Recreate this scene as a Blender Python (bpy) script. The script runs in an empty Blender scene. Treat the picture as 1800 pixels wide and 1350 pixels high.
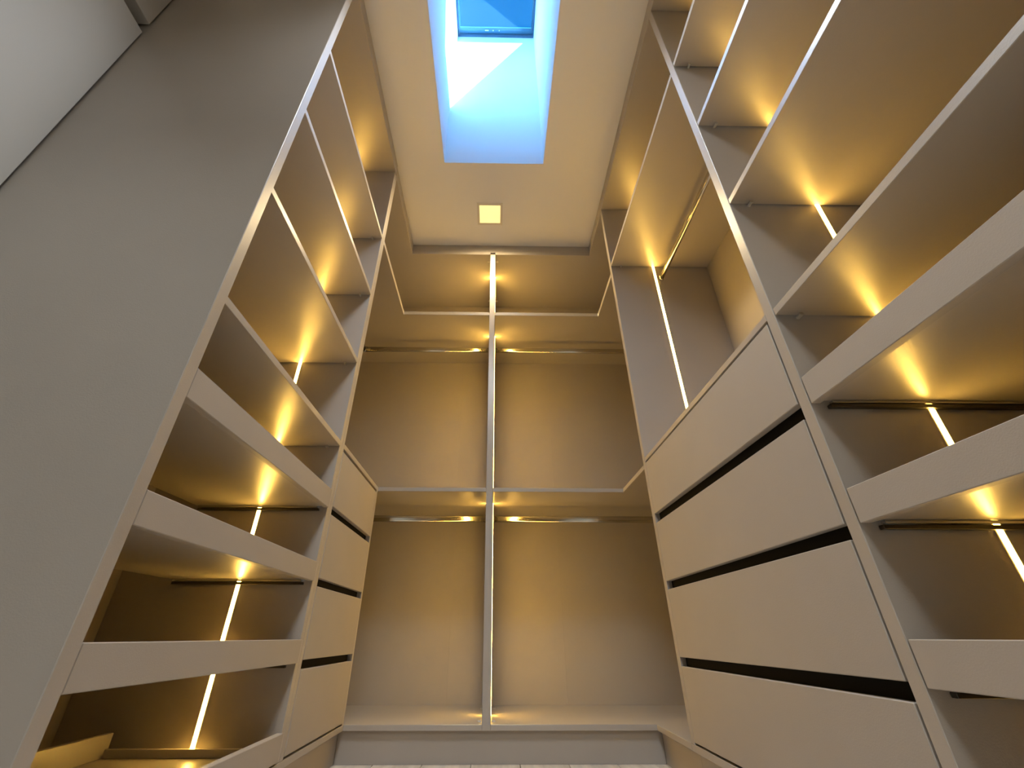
import bpy, bmesh, math, random
from mathutils import Matrix, Vector
random.seed(7)
scene = bpy.context.scene
COL = scene.collection

# ------------------------------------------------------------------ camera
Z0 = 0.404                                   # eye height above the floor
YAW, PITCH, ROLL = math.radians(0.781), math.radians(29.696), math.radians(0.059)
F_PX, PPX, PPY = 751.357, 880.70, 690.82     # focal length / principal point, 1800x1350 frame
fw = Vector((math.sin(YAW)*math.cos(PITCH), math.cos(YAW)*math.cos(PITCH), math.sin(PITCH)))
r0 = Vector((math.cos(YAW), -math.sin(YAW), 0)); u0 = r0.cross(fw)
rr = math.cos(ROLL)*r0 + math.sin(ROLL)*u0; uu = -math.sin(ROLL)*r0 + math.cos(ROLL)*u0
cam_d = bpy.data.cameras.new('camera'); cam = bpy.data.objects.new('camera', cam_d); COL.objects.link(cam)
M = Matrix((( rr.x, uu.x, -fw.x, 0), (rr.y, uu.y, -fw.y, 0), (rr.z, uu.z, -fw.z, Z0), (0, 0, 0, 1)))
cam.matrix_world = M
cam_d.sensor_fit = 'HORIZONTAL'; cam_d.sensor_width = 36.0; cam_d.lens = F_PX/1800*36
cam_d.shift_x = (900-PPX)/1800; cam_d.shift_y = (PPY-675)/1800
cam_d.clip_start = 0.01
scene.camera = cam

# ------------------------------------------------------------------ view, world, sun
vs = scene.view_settings
vs.view_transform = 'Standard'; vs.look = 'None'; vs.gamma = 1.0; vs.exposure = 0.12
vs.use_curve_mapping = False
scene.cycles.use_denoising = True
scene.cycles.max_bounces = 8; scene.cycles.diffuse_bounces = 5; scene.cycles.glossy_bounces = 4
scene.cycles.sample_clamp_indirect = 6.0
scene.cycles.caustics_reflective = False; scene.cycles.caustics_refractive = False

SUN_DIR = Vector((-1.0, 0.88, -1.87)).normalized()
w = bpy.data.worlds.new('sky'); scene.world = w; w.use_nodes = True
nt = w.node_tree; nt.nodes.clear()
sky = nt.nodes.new('ShaderNodeTexSky'); sky.sky_type = 'NISHITA'; sky.sun_disc = False
sky.sun_elevation = math.asin(-SUN_DIR.z); sky.sun_rotation = math.atan2(-SUN_DIR.x, -SUN_DIR.y)
tint = nt.nodes.new('ShaderNodeMix'); tint.data_type = 'RGBA'; tint.blend_type = 'MULTIPLY'; tint.inputs[0].default_value = 1.0
tint.inputs[7].default_value = (0.03, 0.72, 1.25, 1)      # cool cast of a camera balanced for lamp light
bg = nt.nodes.new('ShaderNodeBackground'); bg.inputs[1].default_value = 0.2
out = nt.nodes.new('ShaderNodeOutputWorld')
nt.links.new(sky.outputs[0], tint.inputs[6]); nt.links.new(tint.outputs[2], bg.inputs[0]); nt.links.new(bg.outputs[0], out.inputs[0])

sun_d = bpy.data.lights.new('sun', 'SUN'); sun_d.energy = 72; sun_d.color = (0.18, 0.47, 1.0); sun_d.angle = math.radians(0.5)
sun = bpy.data.objects.new('sun', sun_d); COL.objects.link(sun)
sun.rotation_euler = SUN_DIR.to_track_quat('-Z', 'Y').to_euler(); sun.location = (3, -2, 8)

# ------------------------------------------------------------------ materials
def mat(name, col, rough=0.5, metal=0.0, spec=0.5, bump=None, var=None, emit=None, grain=None):
    m = bpy.data.materials.new(name); m.use_nodes = True
    n = m.node_tree.nodes; L = m.node_tree.links; b = n['Principled BSDF']
    b.inputs['Base Color'].default_value = (*col, 1); b.inputs['Roughness'].default_value = rough
    b.inputs['Metallic'].default_value = metal; b.inputs['Specular IOR Level'].default_value = spec
    tc = n.new('ShaderNodeTexCoord')
    if emit:
        b.inputs['Emission Color'].default_value = (*emit[0], 1); b.inputs['Emission Strength'].default_value = emit[1]
    if var:
        sc, amt = var
        mp = n.new('ShaderNodeMapping'); L.new(tc.outputs['Object'], mp.inputs[0])
        if grain: mp.inputs['Scale'].default_value = grain
        tx = n.new('ShaderNodeTexNoise'); tx.inputs['Scale'].default_value = sc; tx.inputs['Detail'].default_value = 5
        L.new(mp.outputs[0], tx.inputs[0])
        rp = n.new('ShaderNodeValToRGB')
        rp.color_ramp.elements[0].color = (*[c*(1-amt) for c in col], 1); rp.color_ramp.elements[0].position = 0.3
        rp.color_ramp.elements[1].color = (*[min(1, c*(1+amt)) for c in col], 1); rp.color_ramp.elements[1].position = 0.7
        L.new(tx.outputs[0], rp.inputs[0]); L.new(rp.outputs[0], b.inputs['Base Color'])
    if bump:
        sc, st = bump
        tx = n.new('ShaderNodeTexNoise'); tx.inputs['Scale'].default_value = sc; tx.inputs['Detail'].default_value = 3
        L.new(tc.outputs['Object'], tx.inputs[0])
        bp = n.new('ShaderNodeBump'); bp.inputs['Strength'].default_value = st; bp.inputs['Distance'].default_value = 0.001
        L.new(tx.outputs[0], bp.inputs['Height']); L.new(bp.outputs[0], b.inputs['Normal'])
    return m

LED_COL = (1.0, 0.57, 0.10)
LAM   = mat('taupe_laminate', (0.385, 0.352, 0.318), 0.32, spec=1.0, bump=(380, 0.22), var=(6, 0.02))
LAMM  = mat('taupe_laminate_matt', (0.385, 0.352, 0.318), 0.48, spec=0.35, bump=(420, 0.18), var=(6, 0.02))
WALLM = mat('wall_paint', (0.56, 0.53, 0.48), 0.7, spec=0.3, bump=(150, 0.1))
CEILM = mat('ceiling_paint', (0.93, 0.91, 0.88), 0.8, spec=0.2, bump=(160, 0.08))
SHAFT = mat('shaft_white_paint', (0.86, 0.86, 0.86), 0.75, spec=0.2, bump=(60, 0.05))
PANEL = mat('wall_panel_lacquer', (0.42, 0.40, 0.37), 0.5, spec=0.4, bump=(200, 0.08))
BLACK = mat('black_grip_channel', (0.004, 0.004, 0.005), 0.7, spec=0.08)
CHROME = mat('chrome_rail', (0.62, 0.60, 0.56), 0.16, metal=1.0)
RAILM = mat('runner_steel', (0.10, 0.09, 0.075), 0.35, metal=1.0)
PINM  = mat('pin_nickel', (0.62, 0.59, 0.53), 0.35, metal=0.6)
CAPM  = mat('cap_plastic', (0.74, 0.71, 0.65), 0.45)
LED   = mat('led_diffuser', (0.9, 0.85, 0.7), 0.5, emit=(LED_COL, 74.0))
LEDB  = mat('led_diffuser_bright', (0.9, 0.85, 0.7), 0.5, emit=(LED_COL, 94.0))
LEDS  = mat('led_diffuser_soft', (0.9, 0.85, 0.7), 0.5, emit=(LED_COL, 54.0))
LEDX  = mat('led_channel', (0.55, 0.50, 0.42), 0.4, metal=0.5)
DOWN  = mat('downlight_diffuser', (0.9, 0.88, 0.8), 0.6, emit=((1.0, 0.72, 0.25), 1.0))
DOWNF = mat('downlight_frame', (0.80, 0.76, 0.68), 0.5)
PLANK = mat('light_oak_plank', (0.62, 0.56, 0.49), 0.5, spec=0.4, var=(3.0, 0.22), grain=(9, 0.7, 1), bump=(90, 0.1))
GROUT = mat('floor_screed', (0.16, 0.13, 0.11), 0.9)
FRAME = mat('skylight_frame', (0.05, 0.09, 0.13), 0.35)
FILLM = mat('hall_fill_diffuser', (0.9, 0.9, 0.9), 0.6, emit=((0.94, 1.0, 0.98), 36.0))  # glow of the added hall fill lamp

def glass_mat():
    m = bpy.data.materials.new('skylight_glass'); m.use_nodes = True
    n = m.node_tree.nodes; L = m.node_tree.links; n.clear()
    o = n.new('ShaderNodeOutputMaterial'); mx = n.new('ShaderNodeMixShader')
    tr = n.new('ShaderNodeBsdfTransparent'); tr.inputs[0].default_value = (0.90, 0.97, 0.98, 1)
    gl = n.new('ShaderNodeBsdfGlossy'); gl.inputs['Roughness'].default_value = 0.02
    fr = n.new('ShaderNodeFresnel'); fr.inputs[0].default_value = 1.45
    L.new(fr.outputs[0], mx.inputs[0]); L.new(tr.outputs[0], mx.inputs[1]); L.new(gl.outputs[0], mx.inputs[2]); L.new(mx.outputs[0], o.inputs[0])
    return m
GLASS = glass_mat()

# ------------------------------------------------------------------ mesh helpers (coordinates: eye at 0,0,0; Z0 lifts all to floor = 0)
def finish(name, bm, m, parent, center):
    me = bpy.data.meshes.new(name); bm.normal_update(); bm.to_mesh(me); bm.free()
    me.materials.append(m)
    return link(name, me, parent, center)
def world_loc(o):
    v = Vector(o.location)
    while o.parent: o = o.parent; v = v + o.location
    return v
def link(name, me, parent, center):
    o = bpy.data.objects.new(name, me); COL.objects.link(o)
    c = Vector(center) + Vector((0, 0, Z0))
    if parent: o.parent = parent; o.location = c - world_loc(parent)
    else: o.location = c
    return o
def addbox(bm, x0, x1, y0, y1, z0, z1, c):
    vs_ = [bm.verts.new((x-c[0], y-c[1], z-c[2])) for z in (z0, z1) for y in (y0, y1) for x in (x0, x1)]
    for q in ((0,2,3,1),(4,5,7,6),(0,1,5,4),(2,6,7,3),(0,4,6,2),(1,3,7,5)): bm.faces.new([vs_[i] for i in q])
def bev(bm, b):
    if b: bmesh.ops.bevel(bm, geom=list(bm.edges), offset=b, segments=1, affect='EDGES')
def box(name, x0, x1, y0, y1, z0, z1, m, parent=None, bevel=0.0009):
    if x0 > x1: x0, x1 = x1, x0
    c = ((x0+x1)/2, (y0+y1)/2, (z0+z1)/2)
    bm = bmesh.new(); addbox(bm, x0, x1, y0, y1, z0, z1, c); bev(bm, bevel)
    return finish(name, bm, m, parent, c)
def boxes(name, lst, m, parent=None, bevel=0.0009):
    xs = [v for b in lst for v in b[:2]]; ys = [v for b in lst for v in b[2:4]]; zs = [v for b in lst for v in b[4:]]
    c = ((min(xs)+max(xs))/2, (min(ys)+max(ys))/2, (min(zs)+max(zs))/2)
    bm = bmesh.new()
    for b in lst: addbox(bm, min(b[0], b[1]), max(b[0], b[1]), *b[2:], c)
    bev(bm, bevel)
    return finish(name, bm, m, parent, c)
def prism(name, pts, z0, z1, m, parent=None, bevel=0.0009):
    xs = [p[0] for p in pts]; ys = [p[1] for p in pts]
    c = ((min(xs)+max(xs))/2, (min(ys)+max(ys))/2, (z0+z1)/2)
    bm = bmesh.new()
    lo = [bm.verts.new((x-c[0], y-c[1], z0-c[2])) for x, y in pts]; hi = [bm.verts.new((x-c[0], y-c[1], z1-c[2])) for x, y in pts]
    bm.faces.new(lo[::-1]); bm.faces.new(hi); n = len(pts)
    for i in range(n): bm.faces.new((lo[i], lo[(i+1) % n], hi[(i+1) % n], hi[i]))
    bmesh.ops.recalc_face_normals(bm, faces=bm.faces); bev(bm, bevel)
    return finish(name, bm, m, parent, c)
def cyl(name, c, axis, r, length, m, parent=None, seg=12, hole=0.0):
    bm = bmesh.new()
    rot = {'z': Matrix(), 'x': Matrix.Rotation(math.pi/2, 4, 'Y'), 'y': Matrix.Rotation(math.pi/2, 4, 'X')}[axis]
    if hole:
        rings = []
        for rad, z in ((r, -length/2), (r, length/2), (hole, length/2), (hole, length*0.1)):
            rings.append([bm.verts.new(rot @ Vector((rad*math.cos(2*math.pi*i/seg), rad*math.sin(2*math.pi*i/seg), z))) for i in range(seg)])
        for a, b in zip(rings, rings[1:]):
            for i in range(seg): bm.faces.new((a[i], a[(i+1) % seg], b[(i+1) % seg], b[i]))
        bm.faces.new(rings[0][::-1]); bm.faces.new(rings[-1])
        bmesh.ops.recalc_face_normals(bm, faces=bm.faces)
    else:
        bmesh.ops.create_cone(bm, cap_ends=True, segments=seg, radius1=r, radius2=r, depth=length, matrix=rot)
    return finish(name, bm, m, parent, c)
def oval_rail(name, a, b, hw, hh, m, parent):
    """oval wardrobe rail from a to b (axis along x or y), flat sides and rounded top and bottom"""
    a, b = Vector(a), Vector(b); c = (a+b)/2; d = (b-a); Ln = d.length; d.normalize(); s = d.cross(Vector((0, 0, 1)))
    prof = []
    N = 8
    for i in range(N+1):
        t = math.pi*i/N; prof.append((hw*math.cos(t), hh-hw+hw*math.sin(t)))
    for i in range(N+1):
        t = math.pi+math.pi*i/N; prof.append((hw*math.cos(t), -(hh-hw)+hw*math.sin(t)))
    bm = bmesh.new()
    R = [[bm.verts.new(d*e + s*p + Vector((0, 0, q))) for p, q in prof] for e in (-Ln/2, Ln/2)]
    n = len(prof)
    for i in range(n):
        f = bm.faces.new((R[0][i], R[0][(i+1) % n], R[1][(i+1) % n], R[1][i])); f.smooth = True
    bm.faces.new(R[0][::-1]); bm.faces.new(R[1]); bmesh.ops.recalc_face_normals(bm, faces=bm.faces)
    return finish(name, bm, m, parent, c)
def tag(o, label=None, cat=None, group=None, kind=None):
    if label: o['label'] = label
    if cat: o['category'] = cat
    if group: o['group'] = group
    if kind: o['kind'] = kind
    return o
def thing(name, label, cat, loc, group=None):
    o = bpy.data.objects.new(name, None); COL.objects.link(o); o.empty_display_size = 0.1
    o.location = Vector(loc) + Vector((0, 0, Z0)); return tag(o, label, cat, group)

# ------------------------------------------------------------------ measured layout
ZF = -0.404                                      # floor
ZLIP, ZC = 2.1925, 2.283                         # underside of the unit tops, ceiling
XL0, XL, XR = -0.5494, -0.5535, 0.6127           # front planes of the left and right runs
XLI = -0.5571
YL0, YL0b = 0.6422, 0.6701                       # left end panel
YL1, YL1m, YL1b = 1.4294, 1.4519, 1.4739         # left inner panels
YR0, YR0b, YR1, YR1b = 0.7257, 0.7525, 1.6482, 1.6756
YB, YBK = 2.0, 2.52                              # back unit front and back panel
PX0, PX1 = -0.0432, -0.0111                      # centre upright
XLW, XRW = -1.15, 1.15                           # side walls
XLB, XRB = -1.145, 1.13                           # back panels of left and right units
ZBT, ZBB = -0.285, -0.304                        # bottom board
SX0, SX1, SY0, SY1, ZG = -0.2985, 0.2555, 0.60, 1.4322, 3.83   # skylight shaft
YN = -0.80                                       # wall behind the camera

# ------------------------------------------------------------------ setting
fl = tag(box('floor', XLW-.02, XRW+.02, YN-.1, YBK+.05, ZF-.08, ZF-.008, GROUT, None, 0), kind='structure')
pm = None
PW, PL = 0.178, 1.18
x = XLW+.003; i = 0
while x < XRW-.02:
    y = YN - [0.0, .45, .8, .2][i % 4]
    x1 = min(x+PW, XRW-.002)
    while y < 2.10:
        ya, yb = max(y, YN), min(y+PL, 2.12)
        if yb-ya > .05: box('floor_plank', x, x1-.002, ya, yb-.002, ZF-.008, ZF, PLANK, fl, 0.0008)
        y += PL
    x += PW; i += 1

def ring(name, X0, X1, Y0, Y1, x0, x1, y0, y1, z0, z1, m, parent=None):
    """flat slab or tube with a rectangular opening"""
    bm = bmesh.new(); c = ((X0+X1)/2, (Y0+Y1)/2, (z0+z1)/2)
    def loop(a0, a1, b0, b1, z): return [bm.verts.new((p-c[0], q-c[1], z-c[2])) for p, q in ((a0, b0), (a1, b0), (a1, b1), (a0, b1))]
    ol, oh, il, ih = loop(X0, X1, Y0, Y1, z0), loop(X0, X1, Y0, Y1, z1), loop(x0, x1, y0, y1, z0), loop(x0, x1, y0, y1, z1)
    for i in range(4):
        j = (i+1) % 4
        bm.faces.new((ol[i], ol[j], il[j], il[i])); bm.faces.new((oh[i], oh[j], ih[j], ih[i]))
        bm.faces.new((ol[i], ol[j], oh[j], oh[i])); bm.faces.new((il[i], il[j], ih[j], ih[i]))
    bmesh.ops.recalc_face_normals(bm, faces=bm.faces)
    return finish(name, bm, m, parent, c)
tag(ring('ceiling', XLW-.12, XRW+.12, YN-.1, YBK+.12, SX0, SX1, SY0, SY1, ZC, ZC+.12, CEILM), kind='structure')
tag(ring('wall_skylight_shaft', SX0-.12, SX1+.12, SY0-.12, SY1+.12, SX0, SX1, SY0, SY1, ZC+.12, ZG+.04, SHAFT), kind='structure')
tag(ring('trim_1', SX0-.001, SX1+.001, SY0-.001, SY1+.001, SX0+.003, SX1-.003, SY0+.003, SY1-.003, ZC-.0008, ZC+.121, SHAFT), kind='structure')   # painted reveal of the opening

wl = tag(box('wall_left', XLW-.14, XLW-.06, YN-.1, YBK+.12, ZF-.08, ZC+.02, WALLM, None, 0), kind='structure')
box('panel', XLW-.06, XLW, YN+.002, YL0-.004, ZF+.004, 1.695, PANEL, wl, 0.0015)
box('panel', XLW-.06, XLW, YN+.002, YL0-.004, 1.750, ZC-.002, PANEL, wl, 0.0015)
tag(box('wall_right', XRW, XRW+.14, YN-.1, YBK+.12, ZF-.08, ZC+.02, WALLM, None, 0), kind='structure')
tag(box('wall_back', XLW-.14, XRW+.14, YBK+.02, YBK+.12, ZF-.08, ZC+.02, WALLM, None, 0), kind='structure')
# wall behind the camera with an open doorway to a hall lit by an added lamp
DX0, DX1, DZ = -0.80, 0.70, 1.72
tag(boxes('wall_near', [(XLW-.14, DX0, YN-.1, YN, ZF-.08, ZC+.02), (DX1, XRW+.14, YN-.1, YN, ZF-.08, ZC+.02), (DX0, DX1, YN-.1, YN, DZ, ZC+.02)], WALLM, None, 0), kind='structure')
HY = -3.6
tag(box('floor_hall', -1.9, 1.9, HY, YN-.1, ZF-.08, ZF, PLANK, None, 0), kind='structure')
tag(box('ceiling_hall', -1.9, 1.9, HY, YN-.1, ZC, ZC+.1, CEILM, None, 0), kind='structure')
tag(box('wall_hall_left', -2.0, -1.9, HY, YN-.1, ZF-.08, ZC+.1, WALLM, None, 0), kind='structure')
tag(box('wall_hall_right', 1.9, 2.0, HY, YN-.1, ZF-.08, ZC+.1, WALLM, None, 0), kind='structure')
tag(box('wall_hall_far', -2.0, 2.0, HY-.1, HY, ZF-.08, ZC+.1, WALLM, None, 0), kind='structure')
tag(boxes('wall_hall_near', [(-2.0, XLW-.14, YN-.1, YN-.02, ZF-.08, ZC+.1), (XRW+.14, 2.0, YN-.1, YN-.02, ZF-.08, ZC+.1)], WALLM, None, 0), kind='structure')

# skylight window
sk = thing('skylight_window', 'blue glass skylight window at the top of the white ceiling shaft', 'skylight', ((SX0+SX1)/2, (SY0+SY1)/2, ZG))
ring('frame', SX0+.001, SX1-.001, SY0+.001, SY1-.001, SX0+.010, SX1-.010, SY0+.014, SY1-.014, ZG-.012, ZG+.03, FRAME, sk)
ring('glazing_bar', SX0+.011, SX1-.011, SY0+.015, SY1-.015, SX0+.02, SX1-.02, SY0+.05, SY1-.05, ZG+.012, ZG+.02, mat('glazing_spacer', (0.10, 0.30, 0.42), 0.3, spec=0.6), sk)
box('pane', SX0+.0105, SX1-.0105, SY0+.0145, SY1-.0145, ZG, ZG+.006, GLASS, sk, 0)
for k, (mx, ln) in enumerate(((-.10, .026), (-.045, .008), (.0, .006))):
    box('printed_mark', mx, mx+ln, SY1-.040, SY1-.034, ZG-.0012, ZG-.0002, SHAFT, sk, 0)

# ------------------------------------------------------------------ recurring parts
def led_strip(parent, x, yface, z0, z1, face='-y', m=None):
    m = m or LED
    """aluminium channel with a glowing diffuser, let into a side panel"""
    if face == '-y':
        ch = box('led_channel', x-.0085, x+.0085, yface-.0008, yface-.00005, z0, z1, LEDX, parent, 0)
        return box('led_strip', x-.0055, x+.0055, yface-.0014, yface-.0008, z0, z1, m, ch, 0)
    s = 1 if face == '+x' else -1                  # x = the face, yface = position along y
    ch = box('led_channel', x-.0002*s, x+.0008*s, yface-.0085, yface+.0085, z0, z1, LEDX, parent, 0)
    return box('led_strip', x+.0008*s, x+.0013*s, yface-.0055, yface+.0055, z0, z1, m, ch, 0)
def pin(parent, x, y, z):
    return cyl('shelf_pin', (x, y, z), 'y', 0.0045, 0.014, PINM, parent, 10)
def cap(parent, x, y, z):
    return cyl('screw_cap', (x, y, z), 'z', 0.0085, 0.003, CAPM, parent, 14, hole=0.0045)
def pull_out_tray(parent, xf, xb, y0, y1, zl, zu, rim, label):
    """front board, base with low back and side rims, runners on both panels"""
    s = 1 if xf > xb else -1                        # direction from back to front
    fb = xf - s*.018
    xs = sorted((fb, xb))
    t = boxes('pull_out_tray', [(xs[0], xs[1], y0+.004, y1-.004, zl+.004, zl+.016),
                                (xb, xb+s*.014, y0+.014, y1-.030, zl+.016, zl+rim),
                                (xs[0], xs[1], y0+.014, y0+.026, zl+.016, zl+.034), (xs[0], xs[1], y1-.042, y1-.030, zl+.016, zl+.034)], LAM, parent)
    t['label'] = label
    box('tray_front', xf, fb, y0, y1, zl, zu, LAMM, t, 0.0012)
    for ya in (y0, y1):
        o = y0 if ya == y0 else y1
        a, b = (o-.0012, o+.0095) if ya == y0 else (o-.0095, o+.0012)
        box('runner', xb+s*.01, fb-s*.012, a, b, zl-.011, zl-.004, RAILM, t, 0.0006)
        box('runner', xb+s*.01, fb-s*.018, a, b, zl-.002, zl+.0035, CHROME, t, 0.0006)
    return t
def drawer(parent, xf, y0, y1, z0, z1, out, label):
    """drawer box behind a handleless front; xf front plane, out = +1 when the front faces +x"""
    xb = xf - out*.42
    zt = min(z1-.04, z0+.15)
    xa = xf - out*.018
    d = boxes('drawer', [(xa, xb, y0+.02, y0+.034, z0+.02, zt), (xa, xb, y1-.034, y1-.02, z0+.02, zt),
                         (xb, xb+out*.014, y0+.02, y1-.02, z0+.02, zt), (xa, xb, y0+.02, y1-.02, z0+.02, z0+.03)], LAM, parent, 0)
    d['label'] = label
    box('drawer_front', xf, xa, y0, y1, z0, z1, LAMM, d, 0.0014)
    return d

# ------------------------------------------------------------------ left shelving unit
LU = thing('shelving_unit', 'tall taupe shelving unit on the left with four pull-out trays beneath its shelves', 'shelving unit', ((XL+XLB)/2, (YL0+YL1m)/2, ZF))
box('side_panel', XLW-.059, XL0, YL0, YL0b, ZF, ZC-.002, LAM, LU, 0.0012)['label'] = 'broad grey end panel facing the camera'
box('side_panel', XLB, XLI, YL1, YL1m-.0004, ZBT, ZLIP, LAM, LU)
box('back_panel', XLB-.012, XLB, YL0b, YL1m-.0004, ZBB, ZLIP, LAMM, LU, 0)
box('top_panel', XLB, XL, YL0b, YL1m-.0004, ZLIP, ZLIP+.022, LAM, LU)
box('fascia', XL-.022, XL-.004, YL0b, YL1m-.0004, ZLIP+.022, ZC-.003, LAM, LU, 0)
box('bottom_panel', XLB, XL, YL0b, YL1m-.0004, ZBB, ZBT, LAM, LU)
box('plinth', XL-.040, XL-.022, YL0b, YL1m-.0004, ZF, ZBB, LAMM, LU)
for z, nm in ((1.6719, 'top'), (1.3136, ''), (.9544, ''), (.5988, '')):
    box('shelf', XLB, XL, YL0b+.0005, YL1-.0026, z-.009, z+.010, LAM, LU)
    pin(LU, XL-.045, YL1-.007, z-.0135)
    pin(LU, XL-.045, YL0b+.007, z-.0135)
led_strip(LU, -.779, YL1, ZBT+.002, ZLIP)
for k, (zl, zu) in enumerate(((.3709, .4318), (.1476, .2025), (-.0652, -.0072), (-.2800, -.2204))):
    pull_out_tray(LU, XL0-.0015, -.985, YL0b+.002, YL1-.0034, zl, zu, .066 if k == 3 else .050, ['uppermost pull-out tray', 'second pull-out tray', 'third pull-out tray', 'lowest pull-out tray'][k])

# ------------------------------------------------------------------ left corner drawer cabinet
LC = thing('drawer_cabinet', 'low taupe cabinet of four handleless drawers in the left corner', 'drawer cabinet', (XLI-.25, (YL1m+YB)/2, ZF))
box('side_panel', XLB, XLI, YB-.018, YB, ZBT, .5995, LAM, LC)
box('back_panel', XLB-.012, XLB, YL1b+.0005, YB, ZBT, .5995, LAMM, LC, 0)
zz = [(.3885, .5885), (.1616, .3610), (-.0592, .1374), (-.2790, -.0829)]
for k, (a, b) in enumerate(zz):
    drawer(LC, XLI+.0008, YL1b+.003, YB-.020, a, b, 1, ['topmost drawer', 'second drawer', 'third drawer', 'bottom drawer'][k])
for a, b in ((.3610, .3885), (.1374, .1616), (-.0829, -.0592)):
    box('grip_channel', XLI-.05, XLI-.0185, YL1b+.001, YB-.0185, a-.012, b+.012, BLACK, LC, 0)

# ------------------------------------------------------------------ back hanging unit (U-shaped boards meet the side runs)
BU = thing('hanging_wardrobe', 'open hanging wardrobe across the back with a lit centre upright and chrome rails', 'wardrobe', ((PX0+PX1)/2, 2.26, ZF))
XBL, XBR = -1.13, 1.13
box('side_panel', XLB, XLI, YL1m, YL1b, ZBT, ZLIP, LAM, BU)
box('centre_upright', PX0, PX1, YB-.0012, YBK, ZBB, ZLIP, LAM, BU, 0.0012)
LPTS = [(PX0, YB), (PX0, YBK), (XBL, YBK), (XBL, YL1b+.0003), (XLI, YL1b+.0003), (XLI, YB)]
RPTS = [(PX1, YB), (XR, YB), (XR, YR1b+.0003), (XBR, YR1b+.0003), (XBR, YBK), (PX1, YBK)]
for nm, z0, z1 in (('shelf', 1.6775, 1.7015), ('shelf', .5999, .6185), ('bottom_panel', ZBB, ZBT), ('top_panel', ZLIP, ZLIP+.022)):
    lp = LPTS if nm == 'shelf' else [(x, YL1m if abs(y-YL1b) < .001 else y) for x, y in LPTS]
    prism(nm, lp, z0, z1, LAM, BU, 0.0012); prism(nm, RPTS, z0, z1, LAM, BU, 0.0012)
box('fascia', XLI-.02, XR+.02, YB+.004, YB+.022, ZLIP+.022, ZC-.003, LAM, BU, 0)
box('fascia', XLI-.022, XLI-.004, YL1m, YB+.004, ZLIP+.022, ZC-.003, LAM, BU, 0)
box('fascia', XR+.004, XR+.022, YR1b, YB+.004, ZLIP+.022, ZC-.003, LAM, BU, 0)
box('plinth', XLI-.022, XR+.022, YB+.020, YB+.036, ZF, ZBB, LAMM, BU)
box('plinth', XLI-.038, XLI-.022, YL1m, YB+.020, ZF, ZBB, LAMM, BU)
box('plinth', XR+.022, XR+.038, YR1b, YB+.020, ZF, ZBB, LAMM, BU)
for a, b in ((XBL, -.2262), (-.2260, .3580), (.3582, XBR)):
    box('back_panel', a, b, YBK, YBK+.012, ZBB, ZLIP, LAMM, BU, 0.0002)
box('side_panel', XBL-.012, XBL, YL1b, YBK, ZBB, ZLIP, LAM, BU, 0)
box('side_panel', XBR, XBR+.012, YR1b, YBK, ZBB, ZLIP, LAM, BU, 0)
for z0, z1 in ((ZBT, .5999), (.6185, 1.6775), (1.7015, ZLIP)):
    led_strip(BU, PX1, 2.21, z0+.001, z1-.001, '+x', LEDB); led_strip(BU, PX0, 2.21, z0+.001, z1-.001, '-x', LED if z0 < 0 else LEDB)
def rail(a, b, label):
    r = oval_rail('hanging_rail', a, b, .0085, .0165, CHROME, BU); r['label'] = label
    d = (Vector(b)-Vector(a)).normalized()
    for e, sgn in ((a, 1), (b, -1)):
        p = Vector(e) + d*sgn*.004
        o = oval_rail('rail_socket', p - d*.004, p + d*.004, .0115, .0195, CHROME, r)
ZUR, ZMR = 1.600, .531
rail((-.8375, 2.252, ZUR), (PX0, 2.252, ZUR), 'upper left chrome rail')
rail((-.845, YL1b, ZUR), (-.845, 2.2605, ZUR), 'corner chrome rail running forward')
rail((PX1, 2.252, ZUR), (XBR, 2.252, ZUR), 'upper right chrome rail')
rail((XBL, 2.252, ZMR), (PX0, 2.252, ZMR), 'lower left chrome rail')
rail((PX1, 2.252, ZMR), (XBR, 2.252, ZMR), 'lower right chrome rail')
for x in (PX0-.012, PX1+.012):
    cap(BU, x, 2.062, ZLIP-.0012); cap(BU, x, 2.07, ZBT+.0012); cap(BU, x, 2.45, ZLIP-.0012); cap(BU, x, 2.40, ZBT+.0012)

# ------------------------------------------------------------------ right hanging cabinet with drawers
RC = thing('wardrobe_cabinet', 'taupe cabinet on the right with a hanging bay above four handleless drawers', 'cabinet', (XR+.25, (YR0+YR1b)/2, ZF))
box('side_panel', XR, XRB, YR0, YR0b, ZBT, ZLIP, LAM, RC, 0.0012)
box('side_panel', XR, XRB, YR1, YR1b, ZBT, ZLIP, LAM, RC, 0.0012)
box('back_panel', XRB, XRB+.012, YR0b, YR1b, ZBB, ZLIP, LAMM, RC, 0)
box('top_panel', XR, XRB, YR0, YR1b, ZLIP, ZLIP+.022, LAM, RC)
box('fascia', XR+.004, XR+.022, YR0, YR1b, ZLIP+.022, ZC-.003, LAM, RC, 0)
box('bottom_panel', XR, XRB, YR0b, YR1b, ZBB, ZBT, LAM, RC)
box('plinth', XR+.022, XR+.040, YR0, YR1b, ZF, ZBB, LAMM, RC)
box('shelf', XR, XRB, YR0b+.0004, YR1-.0026, 1.7366-.011, 1.7366+.008, LAM, RC)
box('bay_board', XR, XRB, YR0b+.0004, YR1-.0004, .6229, .6400, LAM, RC)
led_strip(RC, .838, YR1, .642, ZLIP)
r = oval_rail('hanging_rail', (.869, YR0b, 1.648), (.869, YR1, 1.648), .0085, .0165, CHROME, RC)
for e, sg in ((YR0b, 1), (YR1, -1)): oval_rail('rail_socket', (.869, e, 1.648), (.869, e+sg*.008, 1.648), .0115, .0195, CHROME, r)
zz = [(.4104, .6165), (.1722, .3764), (-.0574, .1457), (-.2790, -.0831)]
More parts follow.
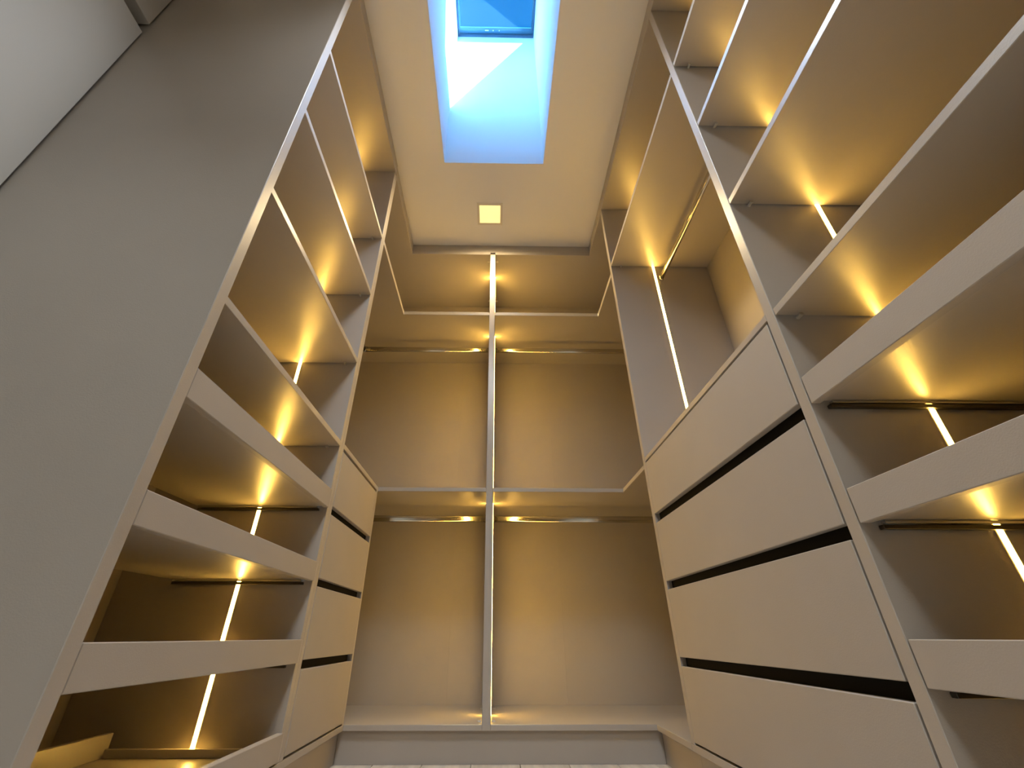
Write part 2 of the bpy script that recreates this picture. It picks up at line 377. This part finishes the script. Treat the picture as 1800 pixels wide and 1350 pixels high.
for k, (a, b) in enumerate(zz):
    drawer(RC, XR-.0008, YR0b+.004, YR1-.003, a, b, -1, ['topmost drawer', 'second drawer', 'third drawer', 'bottom drawer'][k])
for a, b in ((.3764, .4104), (.1457, .1722), (-.0831, -.0574)):
    box('grip_channel', XR+.0185, XR+.05, YR0b+.001, YR1-.001, a-.014, b+.014, BLACK, RC, 0)
pin(RC, XR+.05, YR1-.007, 1.7366-.015)

# ------------------------------------------------------------------ right near shelving unit
RU = thing('shelving_unit', 'tall taupe shelving unit on the right nearest the camera, cut off by the picture edge', 'shelving unit', (XR+.25, .33, ZF))
YE = -0.06
box('side_panel', XR, XRB, YE-.027, YE, ZF, ZLIP, LAM, RU)
box('back_panel', XRB, XRB+.012, YE, YR0-.0004, ZBB, ZLIP, LAMM, RU, 0)
box('top_panel', XR, XRB, YE-.027, YR0-.0004, ZLIP, ZLIP+.022, LAM, RU)
box('fascia', XR+.004, XR+.022, YE, YR0-.0004, ZLIP+.022, ZC-.003, LAM, RU, 0)
box('bottom_panel', XR, XRB, YE, YR0-.0004, ZBB, ZBT, LAM, RU)
box('plinth', XR+.022, XR+.040, YE, YR0-.0004, ZF, ZBB, LAMM, RU)
for z in (1.7366, 1.3647, .9965, .6195):
    box('shelf', XR, XRB, YE+.0005, YR0-.0026, z-.005, z+.013, LAM, RU)
    pin(RU, XR+.05, YR0-.007, z-.0095)
led_strip(RU, .8465, YR0, ZBT+.002, ZLIP, '-y', LEDS)
for k, (zl, zu) in enumerate(((.3936, .4531), (.1660, .2252), (-.0630, -.0026))):
    pull_out_tray(RU, XR-.0005, 1.06, YE+.002, YR0-.0034, zl, zu, .050, ['uppermost pull-out tray', 'second pull-out tray', 'third pull-out tray'][k])

# ------------------------------------------------------------------ lamps
def downlight(x, y, label, watts, cone, tone, blend=1.0, soft=.09):
    t = thing('downlight', label, 'downlight', (x, y, ZC))
    h = .064; g = .078
    ring('frame', x-g, x+g, y-g, y+g, x-h, x+h, y-h, y+h, ZC-.004, ZC+.0005, DOWNF, t)
    box('diffuser', x-h, x+h, y-h, y+h, ZC-.0025, ZC-.0008, DOWN, t, 0)
    ld = bpy.data.lights.new('downlight_beam', 'SPOT'); ld.shadow_soft_size = soft; ld.energy = watts; ld.color = tone
    ld.spot_size = math.radians(cone); ld.spot_blend = blend
    lo = bpy.data.objects.new('downlight_beam', ld); COL.objects.link(lo); lo.parent = t; lo.location = (0, 0, -.01)
downlight(-.046, 1.758, 'square recessed downlight glowing yellow in the ceiling beyond the skylight', 62, 178, (1.0, 0.74, 0.38), 0.55)
downlight(-.046, .50, 'added fill downlight, out of view in the ceiling on the near side of the skylight', 150, 146, (0.90, 0.96, 1.0), 1.0, .24)  # added out of view, neutral fill in place of stronger skylight
hl = thing('hall_fill_lamp', 'added fill lamp on the unseen hall ceiling behind the camera', 'lamp', (0, -2.0, ZC))  # added out of view to brighten faces turned towards the camera
cyl('base', (0, -2.0, ZC-.012), 'z', .30, .024, DOWNF, hl, 40)
cyl('diffuser', (0, -2.0, ZC-.05), 'z', .28, .05, FILLM, hl, 40)
